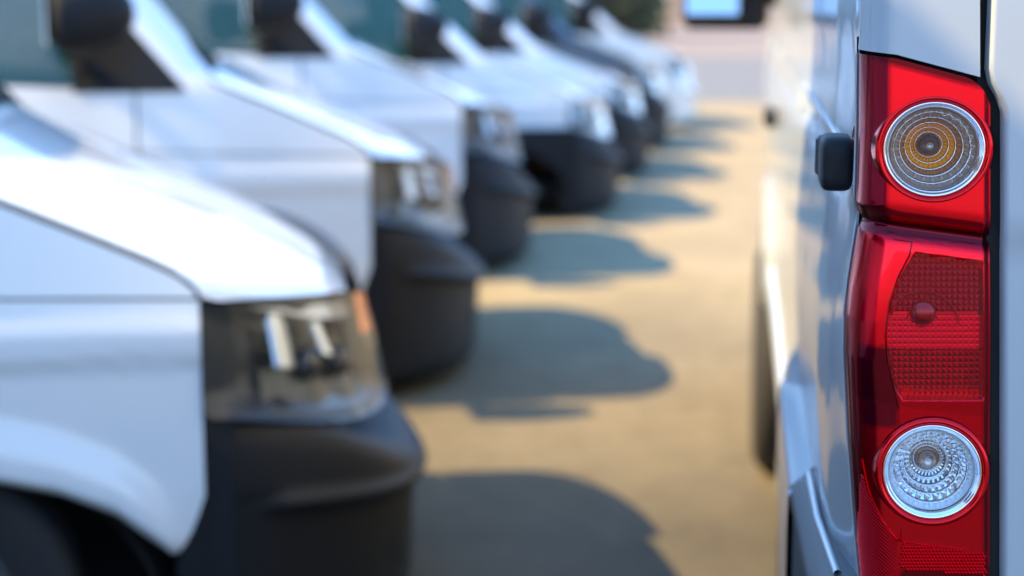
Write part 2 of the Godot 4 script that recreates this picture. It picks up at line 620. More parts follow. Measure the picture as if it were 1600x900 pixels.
		# ---- wheels
		for xw: float in [-0.98, -3.97]:
			var xf := Transform3D(Basis(Vector3.RIGHT, PI / 2 * side), Vector3(xw, 0.285 * hs, side * 0.80))
			g = Geo.new()
			g.turned([Vector2(0.17, 0.09), Vector2(0.24, 0.10), Vector2(0.275, 0.085), Vector2(0.283, 0.05), Vector2(0.283, -0.05), Vector2(0.275, -0.085), Vector2(0.2, -0.10)].map(func(p: Vector2) -> Vector2: return Vector2(p.x * hs, p.y)), 40, xf)
			var wh := part("wheel", g, M.tyre, b)
			g = Geo.new()
			g.turned([Vector2(0.0, 0.06), Vector2(0.05, 0.062), Vector2(0.07, 0.045), Vector2(0.13, 0.04), Vector2(0.155, 0.06), Vector2(0.172, 0.088)].map(func(p: Vector2) -> Vector2: return Vector2(p.x * hs, p.y)), 30, xf)
			part("rim", g, M.rim_steel, wh)
			g = Geo.new()   # inner arch liner
			g.grid(16, 2, func(u: float, w: float) -> Vector3:
				var t := lerpf(-0.3, PI + 0.3, u)
				return S.call(Vector3(xw + cos(t) * 0.45, 0.20 + sin(t) * 0.40, side * lerpf(0.45, 0.90, w))))
			part("arch_liner", g, M.gap, b)
		# ---- headlight
		var inner := 0.86
		var back := -0.62 if big_lamp else -0.53
		var lamp_at := func(u: float, w: float, inset: float) -> Vector3:
			var p := nose(lerpf(0.095 if not big_lamp else 0.03, inner, u), back, -0.065, 0.912, 2.1)
			var top := lerpf(0.862, 0.775, pow(u, 1.8))
			var bot := lerpf(0.640, 0.485, pow(u, 1.25)) + 0.06 * pow(u, 6.0)
			var y := lerpf(bot, top, w)
			var slope := (y - 0.62) * 0.22 * u
			var nrm := Vector2(0.75 * u + 0.1, 1.0 - 0.7 * u).normalized() * inset
			return S.call(Vector3(p.x - slope - nrm.x, y, side * (p.y - nrm.y)))
		g = Geo.new()
		g.grid(24, 12, func(u: float, w: float) -> Vector3: return lamp_at.call(lerpf(0.01, 0.99, u), lerpf(0.02, 0.98, w), 0.0), side > 0)
		var hl := part("headlight", g, M.lamp_glass, b)
		g = Geo.new()
		g.grid(16, 8, func(u: float, w: float) -> Vector3: return lamp_at.call(u, w, 0.075 * minf(1.0, minf(6.0 * minf(u, 1.0 - u), 6.0 * minf(w, 1.0 - w)))), side > 0)
		part("lamp_housing", g, M.lamp_inside if not big_lamp else M.soft_chrome, hl)
		g = Geo.new()   # wide smoky reflector filling the inner part of the lamp
		g.grid(16, 10, func(u: float, w: float) -> Vector3: return lamp_at.call(lerpf(0.24, 0.94, u), lerpf(0.06, 0.93, w), 0.050 + 0.018 * sin(w * PI) + 0.006 * sin(u * 14.0)), side > 0)
		part("reflector", g, M.smoked_chrome, hl)
		for k in 2:   # two upright chrome strips, added to stand for bright reflections on the lens
			var ua := 0.30 if k == 0 else 0.57
			var ub := 0.40 if k == 0 else 0.63
			g = Geo.new()
			g.grid(12, 10, func(u: float, w: float) -> Vector3: return lamp_at.call(lerpf(ua, ub, u), lerpf(0.42 if k == 0 else 0.50, 0.86 if k == 0 else 0.80, w), 0.026 + 0.030 * w + 0.016 * pow(2.0 * u - 1.0, 2.0)), side > 0)
			var bw := part("reflector", g, M.lamp_glint_chrome, hl)
			var cp: Vector3 = lamp_at.call(ub + 0.07, 0.42, 0.05)
			g = Geo.new()
			g.turned([Vector2(0.0, 0.028), Vector2(0.018, 0.024), Vector2(0.030, 0.012), Vector2(0.034, 0.0), Vector2(0.030, -0.02)], 20, Transform3D(Basis(Quaternion(Vector3.UP, Vector3(0.8, 0.0, side * 0.6).normalized())), cp))
			part("bulb", g, M.gloss_black, bw)
		g = Geo.new()
		g.grid(6, 6, func(u: float, w: float) -> Vector3: return lamp_at.call(lerpf(0.79, 0.94, u), lerpf(0.64, 0.97, w), -0.001), side > 0)
		part("indicator", g, M.orange_lens, hl)
		g = Geo.new()   # bright ledge below the bowls
		g.grid(14, 3, func(u: float, w: float) -> Vector3: return lamp_at.call(lerpf(0.24, 0.95, u), lerpf(0.035, 0.075, w), lerpf(0.010, 0.02, w)), side > 0)
		part("lamp_trim", g, M.bumper_grey, hl)
	# ---- grille between the headlights
	g = Geo.new()
	g.grid(24, 8, func(u: float, w: float) -> Vector3:
		var z := lerpf(-0.34, 0.34, u)
		return S.call(Vector3(-0.145 - 0.25 * z * z - 0.05 * w, lerpf(0.44, 0.80, w), z)), true)
	part("nose_panel", g, M.gloss_black, b)
	for k in 3:
		g = Geo.new()
		g.grid(24, 5, func(u: float, w: float) -> Vector3:
			var z := lerpf(-0.31, 0.31, u)
			var t := w * TAU
			return S.call(Vector3(-0.120 - 0.25 * z * z - 0.012 * k + 0.010 * cos(t), 0.625 + 0.055 * k + 0.015 * sin(t), z)), true)
		part("grille_slat", g, M.black_plastic if k != 2 else M.soft_chrome, b)
	# ---- bumper, wrapped round the front
	var prof := [[0.642, 0.17], [0.640, 0.12], [0.636, 0.070], [0.626, 0.034], [0.605, 0.014], [0.56, 0.004], [0.50, 0.0], [0.478, -0.001], [0.468, -0.013], [0.456, -0.021], [0.444, -0.016], [0.434, 0.002], [0.420, 0.010], [0.32, 0.010], [0.25, 0.014], [0.19, 0.014], [0.12, 0.018], [0.085, 0.024], [0.065, 0.045], [0.05, 0.25]]
	g = Geo.new()
	g.grid(72, prof.size() - 1, func(u: float, w: float) -> Vector3:
		var q := u * 2.0
		var side := 1.0 if q <= 1.0 else -1.0
		if q > 1.0:
			q = 2.0 - q
		q = lerpf(0.10, 1.0, q)
		var r: Array = prof[int(round(w * (prof.size() - 1)))]
		var inset: float = r[1]
		if r[0] < 0.47 and r[0] > 0.2:
			inset = lerpf(0.004, inset, smooth(0.20, 0.30, q))
		var p := nose(q, -0.55, 0.022, 0.897, 2.1)
		var a := q * PI / 2.0
		var nn := Vector2(pow(sin(a), 0.9), pow(cos(a), 0.9)).normalized()
		# the top shelf follows the lamps down towards the middle
		var y: float = r[0] - smooth(0.15, 0.95, q) * (0.10 * smooth(0.22, 0.42, r[0]) + 0.12 * smooth(0.47, 0.62, r[0]))
		var xe := p.x - nn.x * inset
		if q < 0.0:
			xe = p.x
		return S.call(Vector3(xe, y, side * maxf(p.y - nn.y * inset * (0.35 + 0.65 * smooth(0.0, 0.3, q)), 0.0))), true)
	for side: float in [1.0, -1.0]:   # the part that runs back to the wheel arch
		g.grid(6, 12, func(u: float, w: float) -> Vector3:
			var y := lerpf(0.055, 0.635, w)
			var e := lut([[0.11, -0.50], [0.37, -0.515], [0.44, -0.48], [0.5, -0.465], [0.64, -0.46]], y)
			return S.call(Vector3(lerpf(e, -0.40, u), y, side * lerpf(half_width(e, y) - 0.014, 0.885, u))), side < 0)
	part("bumper", g, bumper_mat, b)
	g = Geo.new()
	g.grid(20, 4, func(u: float, w: float) -> Vector3:
		var z := lerpf(-0.45, 0.45, u)
		return S.call(Vector3(-0.016 - 0.20 * z * z, lerpf(0.20, 0.33, w), z)), true)
	part("air_intake", g, M.gap, b)
	# ---- windscreen, roof, rear
	var ws := func(u: float, w: float) -> Vector3:
		var t := w * 2.0 - 1.0
		var bx := -0.965 - 0.05 * t * t
		var tx := -1.55 - 0.07 * t * t
		var z := t * lerpf(0.845, 0.70, u)
		return S.call(Vector3(lerpf(bx, tx, u) + 0.02 * sin(u * PI), lerpf(1.165 - 0.01 * t * t, 1.82 - 0.03 * t * t, u), z))
	g = Geo.new()
	g.grid(10, 24, ws, true)
	part("windscreen", g, M.green_glass, b)
	g = Geo.new()
	g.grid(24, 24, func(u: float, w: float) -> Vector3:
		var t := w * 2.0 - 1.0
		var x := lerpf(-1.55 - 0.07 * t * t, -4.94, u)
		var f := pow(absf(t), 5.0)
		var y := lerpf(1.82 + 0.09 * smooth(0.0, 0.35, u) - 0.05 * smooth(0.92, 1.0, u), 1.79, f) - 0.02 * t * t
		return S.call(Vector3(x, y, t * lerpf(0.72, half_width(x, 1.80), smooth(0.0, 0.06, u)))), true)
	part("roof", g, paint, b)
	g = Geo.new()
	g.grid(14, 20, func(u: float, w: float) -> Vector3:
		var t := w * 2.0 - 1.0
		var y := lerpf(0.25, 1.82 - 0.03 * t * t, u)
		return S.call(Vector3(-4.98 + 0.06 * pow(absf(t), 6.0) + 0.05 * smooth(1.2, 1.82, y), y, t * (half_width(-4.86, y) - 0.09))))
	part("tailgate", g, paint, b)
	g = Geo.new()
	g.box(Vector3(-2.6, 0.20 * hs, 0), Vector3(4.3, 0.10, 1.62), 0.03)
	part("underbody", g, M.gap, b)
	# ---- cabin
	g = Geo.new()
	g.box(Vector3(-1.10, 1.02 * hs, 0), Vector3(0.42, 0.16, 1.56), 0.05)
	part("dashboard", g, M.cabin_grey, b)
	for s: float in [-0.42, 0.42]:
		g = Geo.new()
		g.box(Vector3(-1.75, 0.72 * hs, s), Vector3(0.5, 0.16, 0.5), 0.05)
		g.box(Vector3(0, 0, 0), Vector3(0.14, 0.62, 0.48), 0.05, Transform3D(Basis(Vector3.BACK, 0.18), Vector3(-2.03, 1.05 * hs, s)))
		var seat := part("seat", g, M.seat_cloth, b)
		g = Geo.new()
		g.box(Vector3(-2.12, 1.46 * hs, s), Vector3(0.10, 0.18, 0.28), 0.045)
		part("headrest", g, M.seat_cloth, seat)
	g = Geo.new()
	var wheel_pts := []
	for k in 25:
		var t := k * TAU / 24.0
		wheel_pts.append(Vector3(-1.42 + 0.05 * sin(t), (1.06 + 0.17 * sin(t)) * hs, -0.42 + 0.18 * cos(t)))
	g.tube(wheel_pts, 0.016, 8)
	part("steering_wheel", g, M.black_plastic, b)
	g = Geo.new()
	g.grid(2, 2, func(u: float, w: float) -> Vector3: return S.call(Vector3(-2.35, lerpf(0.3, 1.75, u), lerpf(-0.82, 0.82, w))))
	part("bulkhead", g, M.cabin_grey, b)


func place(o: Node3D, x0: float, zs: float, turn: float) -> void:   # x0, zs: where the plane of the nose meets the near side of the van
	var side := Vector3(sin(turn), 0, cos(turn))
	var ahead := Vector3(cos(turn), 0, -sin(turn))
	o.position = Vector3(x0, 0, -zs) - side * 0.95 + ahead * 0.28
	o.rotation = Vector3(deg_to_rad(-1.2), turn, 0)   # the lot falls away slightly towards the far end
	o.position.y = -0.02


func vans() -> void:
	var t := deg_to_rad(15.5)
	var row := "white vans parked side by side in the left row"
	var v := thing("panel_van", "nearest white van at lower left, its big headlight and black bumper closest to camera", "van", Vector3.ZERO, 0.0, row)
	make_van(v, M.white_paint, M.black_plastic, 1.0, false)
	place(v, -0.80, 3.1, t)
	for a in [[-1.045, 5.8, "second white van from the camera, black door mirror in full view above the first hood"], [-1.14, 8.4, "third white van in the left row, its black bumper just right of the second van"]]:
		var d: Node3D = v.duplicate()
		d.name = numbered("panel_van")
		add_child(d, true)
		d.set_meta("label", a[2])
		place(d, a[0], a[1], t)
	for a in [
		[-0.83, 10.6, "low white van with wide pale headlight, fourth in the left row", M.white_paint, M.black_plastic, 0.88],
		[-0.75, 12.8, "white van with dark bumper, fifth in the left row", M.white_paint, M.black_plastic, 0.86],
		[-0.69, 15.1, "dark navy van almost hidden between two white ones in the left row", M.navy_paint, M.black_plastic, 0.86],
		[-0.50, 17.4, "cream white van with body coloured bumper, last of the left row", M.cream_paint, M.cream_paint, 0.86],
	]:
		var d := thing("compact_van", a[2], "van", Vector3.ZERO, 0.0, row)
		make_van(d, a[3], a[4], a[5], true)
		place(d, a[0], a[1], t)
	added_shade_truck()


# unseen truck level with the camera, added to keep sun off the large van
func added_shade_truck() -> void:
	var o := thing("added_shade_truck", "unseen white box truck added beside the camera to shade the large van", "truck", Vector3(-1.25, 0, -0.80))
	var g := Geo.new()
	g.box(Vector3(-3.70, 2.42, 0), Vector3(5.2, 2.9, 2.2), 0.03)
	part("cargo_box", g, M.white_paint, o)
	g = Geo.new()
	g.box(Vector3(-3.6, 0.80, 0), Vector3(5.6, 0.22, 0.9), 0.02)
	part("chassis", g, M.gap, o)
	g = Geo.new()
	g.prism(PackedVector2Array([Vector2(-1.08, 0.55), Vector2(-0.04, 0.55), Vector2(-0.04, 1.35), Vector2(-0.35, 2.35), Vector2(-1.08, 2.40)]), 2.0, Transform3D(Basis(), Vector3(0, 0, -1.0)))
	var cab := part("cab", g, M.white_paint, o)
	g = Geo.new()
	g.quad(Vector3(-0.035, 1.42, -0.9), Vector3(-0.035, 1.42, 0.9), Vector3(-0.30, 2.25, 0.85), Vector3(-0.30, 2.25, -0.85))
	part("windscreen", g, M.gloss_black, cab)
	for s: float in [-1.004, 1.004]:
		g = Geo.new()
		g.quad(Vector3(-0.98, 1.42, s), Vector3(-0.14, 1.42, s), Vector3(-0.42, 2.22, s), Vector3(-0.98, 2.25, s))
		part("window", g, M.gloss_black, cab)
		g = Geo.new()
		g.box(Vector3(-0.02, 0.95, s * 0.78), Vector3(0.06, 0.18, 0.34), 0.02)
		part("headlight", g, M.smoked_chrome, o)
		for xw: float in [-0.75, -4.9]:
			g = Geo.new()
			g.turned([Vector2(0.2, 0.12), Vector2(0.36, 0.13), Vector2(0.40, 0.08), Vector2(0.40, -0.08), Vector2(0.36, -0.13), Vector2(0.2, -0.12)], 36, Transform3D(Basis(Vector3.RIGHT, PI / 2), Vector3(xw, 0.40, s * 0.85)))
			var wh := part("wheel", g, M.tyre, o)
			g = Geo.new()
			g.turned([Vector2(0.0, 0.10), Vector2(0.12, 0.08), Vector2(0.2, 0.11)], 24, Transform3D(Basis(Vector3.RIGHT, PI / 2 * signf(s)), Vector3(xw, 0.40, s * 0.85)))
			part("rim", g, M.rim_steel, wh)
	g = Geo.new()
	g.box(Vector3(0.0, 0.55, 0), Vector3(0.14, 0.28, 2.0), 0.03)
	part("bumper", g, M.black_plastic, o)


# ---------------------------------------------------------------- the large van on the right, seen past its tail lamp
const REAR := 1.6                      # metres from the camera's place to its rear face
var base := Vector3(1.12, 0, -1.6)     # the large van's node


# measured on the photograph at the rear face: picture point -> metres across and up on that face
func trace(x: float, y: float) -> Vector2:
	var dx := x - 1440.0
	var dy := y - 485.0
	return Vector2(0.168495774 + 0.000567 * dx + 0.000023075 * dy + 3.4e-8 * dx * dy - 2.6e-8 * dx * dx, 1.155625245 + 0.000013904 * dx - 0.000589205 * dy + 2.8e-8 * dx * dy - 3.6e-8 * dy * dy)


func face(x: float, y: float, out: float) -> Vector3:
	var p := trace(x, y)
	return Vector3(p.x, p.y, -REAR + out) - base


const LEFT_EDGE := [[-60, 1349], [60, 1347], [85, 1345], [200, 1344], [300, 1341], [322, 1340], [335, 1344], [348, 1347], [365, 1343], [400, 1337], [450, 1329], [500, 1324], [560, 1323], [620, 1326], [700, 1330], [800, 1337], [900, 1346], [960, 1352]]


func corner_wrap(x: float, y: float) -> float:
	var xl := lut(LEFT_EDGE, y)
	var wide := 62.0
	var d := clampf((x - xl) / wide, 0.0, 1.0)
	return -0.048 * (1.0 - sqrt(maxf(0.0, 1.0 - pow(1.0 - d, 2.2))))


func notch(x: float, y: float) -> float:
	var yc := 350.0 + (x - 1400.0) * 0.135
	return exp(-pow((y - yc) / 15.0, 2.0))


func lens_out(x: float, y: float) -> float:
	var w := 0.012 + corner_wrap(x, y)
	var yc := 350.0 + (x - 1400.0) * 0.135
	w -= 0.009 * notch(x, y)
	w -= 0.005 * smooth(yc - 8.0, yc + 14.0, y)
	w += 0.004 * sin(clampf((y - yc) / 280.0, 0.0, 1.0) * PI)
	w -= 0.006 * smooth(1533.0, 1545.0, x)
	return w


var WINDOW := PackedVector2Array([Vector2(1428, 393), Vector2(1534, 407), Vector2(1536, 622), Vector2(1410, 622), Vector2(1396, 600), Vector2(1387, 560), Vector2(1383, 520), Vector2(1390, 470), Vector2(1405, 430)])
const SHELL_SHAPE := [[362, 1352, 1420], [400, 1350, 1418], [430, 1346, 1404], [470, 1342, 1388], [500, 1340, 1383], [536, 1340, 1383]]


func inside(p: Vector2, poly: PackedVector2Array) -> bool:
	return Geometry2D.is_point_in_polygon(p, poly)


func lens_tint(x: float, y: float) -> Color:
	var s := Color(0, 0, 0)
	for q in [[-3, -3], [3, -3], [0, 0], [-3, 3], [3, 3]]:
		s += raw_tint(x + q[0], y + q[1]) * 0.2
	s.a = 1.0
	return s


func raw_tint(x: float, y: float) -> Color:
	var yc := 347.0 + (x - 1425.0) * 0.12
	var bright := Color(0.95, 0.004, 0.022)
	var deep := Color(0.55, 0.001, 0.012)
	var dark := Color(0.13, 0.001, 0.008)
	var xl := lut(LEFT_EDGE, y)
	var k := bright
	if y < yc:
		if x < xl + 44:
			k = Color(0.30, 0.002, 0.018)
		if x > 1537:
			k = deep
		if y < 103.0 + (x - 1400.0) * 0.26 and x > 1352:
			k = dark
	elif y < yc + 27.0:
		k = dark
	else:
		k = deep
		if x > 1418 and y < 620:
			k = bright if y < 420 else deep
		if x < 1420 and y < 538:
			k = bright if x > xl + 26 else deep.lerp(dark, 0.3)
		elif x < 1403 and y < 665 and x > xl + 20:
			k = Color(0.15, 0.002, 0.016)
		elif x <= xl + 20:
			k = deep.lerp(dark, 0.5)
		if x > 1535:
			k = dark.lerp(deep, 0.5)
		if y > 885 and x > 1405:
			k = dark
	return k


func ring_lamp(lamp: Node3D, cx: float, cy: float, sq: float, amber: bool) -> void:
	var mid := face(cx, cy, 0.0)
	var xf := Transform3D(Basis(Vector3(1, 0, 0), Vector3(0, 0, 1), Vector3(0, sq, 0)), mid)   # lathe axis y points out of the face
	var g := Geo.new()
	g.turned([Vector2(0.068, -0.060), Vector2(0.0575, -0.020), Vector2(0.0545, -0.002), Vector2(0.0530, 0.004), Vector2(0.0512, 0.0098)], 96, xf)
	var _c := part("lamp_collar", g, M.collar_dark, lamp)
	g = Geo.new()
	g.turned([Vector2(0.0510, 0.0100), Vector2(0.0490, 0.0128), Vector2(0.0462, 0.0120), Vector2(0.0448, 0.0085)], 96, xf)
	part("collar_rim", g, M.red_collar, lamp)
	g = Geo.new()
	g.turned([Vector2(0.0450, 0.0070), Vector2(0.0446, 0.0098), Vector2(0.0436, 0.0108), Vector2(0.0424, 0.0104), Vector2(0.0414, 0.0086), Vector2(0.0400, 0.0072), Vector2(0.0391, 0.0066), Vector2(0.0385, 0.0030)], 96, xf)
	part("lamp_bezel", g, M.bright_chrome, lamp)
	# stepped bowl: ridges and facets
	var rings := [0.0385, 0.0338, 0.0280, 0.0225, 0.0172, 0.0122]
	var deeps := [0.0020, -0.008, -0.017, -0.026, -0.034, -0.041]
	for k in 5:
		g = Geo.new()
		var r0: float = rings[k]
		var r1: float = rings[k + 1]
		var d0: float = deeps[k]
		var d1: float = deeps[k + 1]
		var fac := 22 + 2 * k
		# faceted band: each facet a small tilted quad with a groove beside it
		for f in fac * 2:
			var t0 := (f + 0.06) * TAU / (fac * 2)
			var t1 := (f + 0.94) * TAU / (fac * 2)
			var tilt := 0.0022 if f % 2 == 0 else -0.0016
			var q := func(r: float, d: float, t: float) -> Vector3: return xf * Vector3(r * cos(t), d, r * sin(t))
			var tm := (t0 + t1) * 0.5
			g.quad(q.call(r0 - 0.0012, d0 - 0.002, t0), q.call(r0 - 0.0012, d0 - 0.002, t1), q.call(r1, d1 + 0.001 + tilt, t1), q.call(r1, d1 + 0.001 - tilt, t0))
		var backing := 0.0012
		g.turned([Vector2(r0, d0 - backing), Vector2(r0 - 0.0012, d0 - 0.0035), Vector2(r1, d1 - backing)], 72, xf)
		var m: Material = M.bright_chrome if k > 0 else M.bowl_frost
		if amber:
			m = [M.bowl_brown, M.bowl_brown, M.amber_dark, M.amber_reflector, M.amber_reflector][k]
		part("bowl_step", g, m, lamp)
		g = Geo.new()   # the bright rim of each step
		g.turned([Vector2(r1 + 0.0006, d1 - 0.0005), Vector2(r1 + 0.0005, d1 + 0.0018), Vector2(r1, d1 + 0.0024), Vector2(r1 - 0.0005, d1 + 0.0018), Vector2(r1 - 0.0007, d1 - 0.001)], 72, xf)
		part("bowl_ridge", g, M.bright_chrome if not (amber and k > 2) else M.soft_chrome, lamp)
	# scallops low on the inside of the bowl
	g = Geo.new()
	var lo := -35 if amber else -25
	for row in (1 if amber else 2):
		var rr := 0.0362 - 0.0050 * row
		for k in 15:
			if k < 6 and amber:
				continue
			var a := (PI * 1.5 + PI * 0.62 * (k - 7.0 + 0.5 * row) / 7.0) + (0.55 if amber else 0.0)
			var pts := []
			for j in 9:
				var b := PI * j / 8.0
				var rad := rr - sin(b) * 0.0042
				var ang := a + cos(b) * 0.12
				pts.append(xf * Vector3(rad * cos(ang), 0.0005 - 0.006 * row, -rad * sin(ang)))
			g.tube(pts, 0.00028, 6)
	var sc := part("scallop", g, M.bright_chrome, lamp)
	sc.set_meta("kind", "stuff")
	# bulb at the bottom of the bowl
	g = Geo.new()
	g.turned([Vector2(0.0125, -0.046), Vector2(0.0120, -0.040), Vector2(0.0105, -0.034), Vector2(0.0072, -0.029), Vector2(0.0035, -0.0265), Vector2(0.0, -0.0258)], 40, xf)
	part("bulb", g, M.smoke_bulb if amber else M.steel_bulb, lamp)
	g = Geo.new()
	g.turned([Vector2(0.0036, -0.0255), Vector2(0.0026, -0.0225), Vector2(0.0, -0.0215)], 24, xf)
	part("bulb_tip", g, M.soft_chrome, lamp)
	g = Geo.new()   # domed clear cover
	var dome := []
	for k in 9:
		var r := 0.0444 * (1.0 - k / 8.0)
		dome.append(Vector2(r, 0.0102 + 0.0045 * (1.0 - pow(r / 0.0444, 2.0))))
	g.turned(dome, 72, xf)
	part("lamp_cover", g, M.dull_glass, lamp)


func facets(poly: PackedVector2Array, x0: float, x1: float, y0: float, y1: float, px: float, py: float, shift: float, high: float, at: float, slant: float) -> Geo:
	var g := Geo.new()
	var j := 0
	var y := y0
	while y + py <= y1 + 0.01:
		var x := x0 + (shift * px if j % 2 else 0.0)
		while x + px <= x1 + 0.01:
			var yy := y + (x - 1430.0) * 0.0
			if inside(Vector2(x + px / 2, yy + py / 2), poly):
				var m := 0.15
				var a := face(x + m, yy + m, lens_out(x, yy) + at)
				var b := face(x + px - m, yy + m, lens_out(x, yy) + at)
				var c := face(x + px - m, yy + py - m, lens_out(x, yy) + at)
				var d := face(x + m, yy + py - m, lens_out(x, yy) + at)
				var p := face(x + px * 0.5, yy + py * (0.5 + slant), lens_out(x, yy) + at + high)
				g.tri(a, b, p); g.tri(b, c, p); g.tri(c, d, p); g.tri(d, a, p)
			x += px
		y += py
		j += 1
	return g


func tail_lamp(van: Node3D) -> void:
	# ---- outer shell with its waist, recessed behind the brake light
	var g := Geo.new()
	var y0 := 60.0
	var y1 := 962.0
	var X := func(u: float, y: float) -> float:
		return lerpf(lut(LEFT_EDGE, y), 1546.0, u)
	var top := func(x: float) -> float:   # sloping upper edge with its rounded right corner
		var y := 85.0 + (x - 1345.0) * 0.10 if x < 1400.0 else 90.5 + (x - 1400.0) * 0.27
		if x > 1505.0:
			y += 46.0 * (1.0 - sqrt(maxf(0.0, 1.0 - pow((x - 1505.0) / 42.0, 2.0))))
		return y
	var P := func(u: float, w: float) -> Vector2:
		var x: float = lerpf(1347.0, 1546.0, u)
		var yt: float = top.call(x)
		var y := lerpf(yt, y1, w)
		return Vector2(X.call(u, y), y)
	g.grid(96, 380, func(u: float, w: float) -> Vector3:
		var p: Vector2 = P.call(u, w)
		var out := lens_out(p.x, p.y)
		if p.x > 1378.0 and p.y > 388.0 and p.y < 628.0 and inside(p, WINDOW):
			var near := 1e9
			for i in WINDOW.size():
				near = minf(near, p.distance_to(Geometry2D.get_closest_point_to_segment(p, WINDOW[i], WINDOW[(i + 1) % WINDOW.size()])))
			out -= 0.010 * smooth(0.0, 6.0, near)
		# sunk round the two ring lamps
		return face(p.x, p.y, out), true, func(u: float, w: float) -> bool:
			var p: Vector2 = P.call(u, w)
			var f := face(p.x, p.y, 0.0)
			for q in [[1458.0, 232.0, 0.95], [1455.0, 733.0, 1.0]]:
				var m := face(q[0], q[1], 0.0)
				if Vector2(f.x - m.x, (f.y - m.y) / q[2]).length() < 0.0480:
					return false
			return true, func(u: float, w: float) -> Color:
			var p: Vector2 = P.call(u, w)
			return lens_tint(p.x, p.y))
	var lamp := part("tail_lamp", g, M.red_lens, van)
	lamp.set_meta("label", "tall red tail lamp with amber and clear round lamps")
	# dark housing behind, so that the lamp has a body
	g = Geo.new()
	g.grid(8, 30, func(u: float, w: float) -> Vector3:
		var p: Vector2 = P.call(lerpf(0.10, 1.0, u), w)
		return face(p.x, p.y, -0.05 + minf(-0.02, lens_out(p.x, p.y) - 0.012)), true)
	part("lamp_back", g, M.gap, lamp)
	# ---- brake light: three fields of prisms, lit and dark bands painted by colour; bulb, cover
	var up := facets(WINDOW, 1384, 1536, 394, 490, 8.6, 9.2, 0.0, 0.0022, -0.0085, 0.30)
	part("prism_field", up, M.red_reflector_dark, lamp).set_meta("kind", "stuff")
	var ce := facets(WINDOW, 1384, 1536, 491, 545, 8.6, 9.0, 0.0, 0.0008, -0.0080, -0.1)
	part("prism_field", ce, M.red_reflector_lit, lamp).set_meta("kind", "stuff")
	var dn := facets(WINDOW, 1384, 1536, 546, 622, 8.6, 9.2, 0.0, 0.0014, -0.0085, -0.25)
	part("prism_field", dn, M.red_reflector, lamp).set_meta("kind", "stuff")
	g = Geo.new()
	var bc := face(1441, 487, lens_out(1441, 487) - 0.004)
	g.ball(bc, Vector3(0.0115, 0.0115, 0.007), 14, 28)
	part("brake_bulb", g, M.bulb_red, lamp)
	g = Geo.new()
	var arc := []
	for k in 25:
		var t := PI * k / 24.0
		arc.append(face(1441 + 55 * cos(t), 505 - 52 * sin(t), lens_out(1441, 480) - 0.0055))
	g.tube(arc, 0.0007, 6)
	part("reflector_rim", g, M.red_reflector_dark, lamp)
	g = Geo.new()
	g.grid(30, 44, func(u: float, w: float) -> Vector3:
		var x := lerpf(1380.0, 1540.0, u)
		var y := lerpf(388.0, 626.0, w)
		return face(x, y, lens_out(x, y) + 0.0012), true, func(u: float, w: float) -> bool:
			return inside(Vector2(lerpf(1380.0, 1540.0, u), lerpf(388.0, 626.0, w)), WINDOW))
	part("lens_cover", g, M.dull_glass, lamp)
	g = Geo.new()   # the body's folded edge along the lamp
	var fold := []
	for k in 60:
		var y := 86.0 + k * 14.8
		fold.append(face(lut(LEFT_EDGE, y) - 2.0, y, lens_out(lut(LEFT_EDGE, y), y) - 0.001))
	g.tube(fold, 0.0013, 6)
	part("panel_edge", g, M.silver_paint, van)
	# ---- raised rib along the curved left edge of the brake light
	g = Geo.new()
	var rib := []
	for p in [[1396, 372], [1424, 376], [1420, 396], [1402, 430], [1388, 470], [1382, 520], [1386, 562], [1396, 602], [1404, 636]]:
		rib.append(face(p[0], p[1], lens_out(p[0], p[1]) + 0.0006))
	g.tube(rib, 0.0008, 8)
	part("lens_rib", g, M.collar_dark, lamp)
	# ---- the round lamps
	ring_lamp(lamp, 1458, 232, 0.95, true)
	ring_lamp(lamp, 1455, 733, 1.0, false)
	# ---- reflex reflectors along the bottom
	var strip := PackedVector2Array([Vector2(1408, 846), Vector2(1536, 860), Vector2(1540, 897), Vector2(1406, 886)])
	part("reflex_strip", facets(strip, 1404, 1542, 844, 900, 5.2, 5.0, 0.5, 0.0011, 0.0004, 0.0), M.red_reflector, lamp).set_meta("kind", "stuff")
	var flank := PackedVector2Array([Vector2(1346, 730), Vector2(1358, 770), Vector2(1380, 810), Vector2(1402, 838), Vector2(1404, 960), Vector2(1352, 960), Vector2(1342, 850)])
	g = Geo.new()
	for k in 70:
		var s0 := 640.0 + k * 5.6
		var pts := []
		for j in 40:
			var x := 1340.0 + j * 1.7
			var y := s0 + (x - 1340.0) * 0.85
			if inside(Vector2(x, y), flank):
				pts.append(face(x, y, lens_out(x, y) + 0.0002))
		if pts.size() > 2:
			g.tube(pts, 0.00085, 4)
	part("reflex_flank", g, M.red_collar, lamp).set_meta("kind", "stuff")
	g = Geo.new()
	var edge := []
	for p in [[1347, 720], [1356, 765], [1376, 806], [1400, 838], [1406, 842], [1407, 822], [1410, 842], [1470, 850], [1538, 858]]:
		edge.append(face(p[0], p[1], lens_out(p[0], p[1]) + 0.0006))
	g.tube(edge, 0.0009, 6)
	part("lens_rib", g, M.red_reflector, lamp)


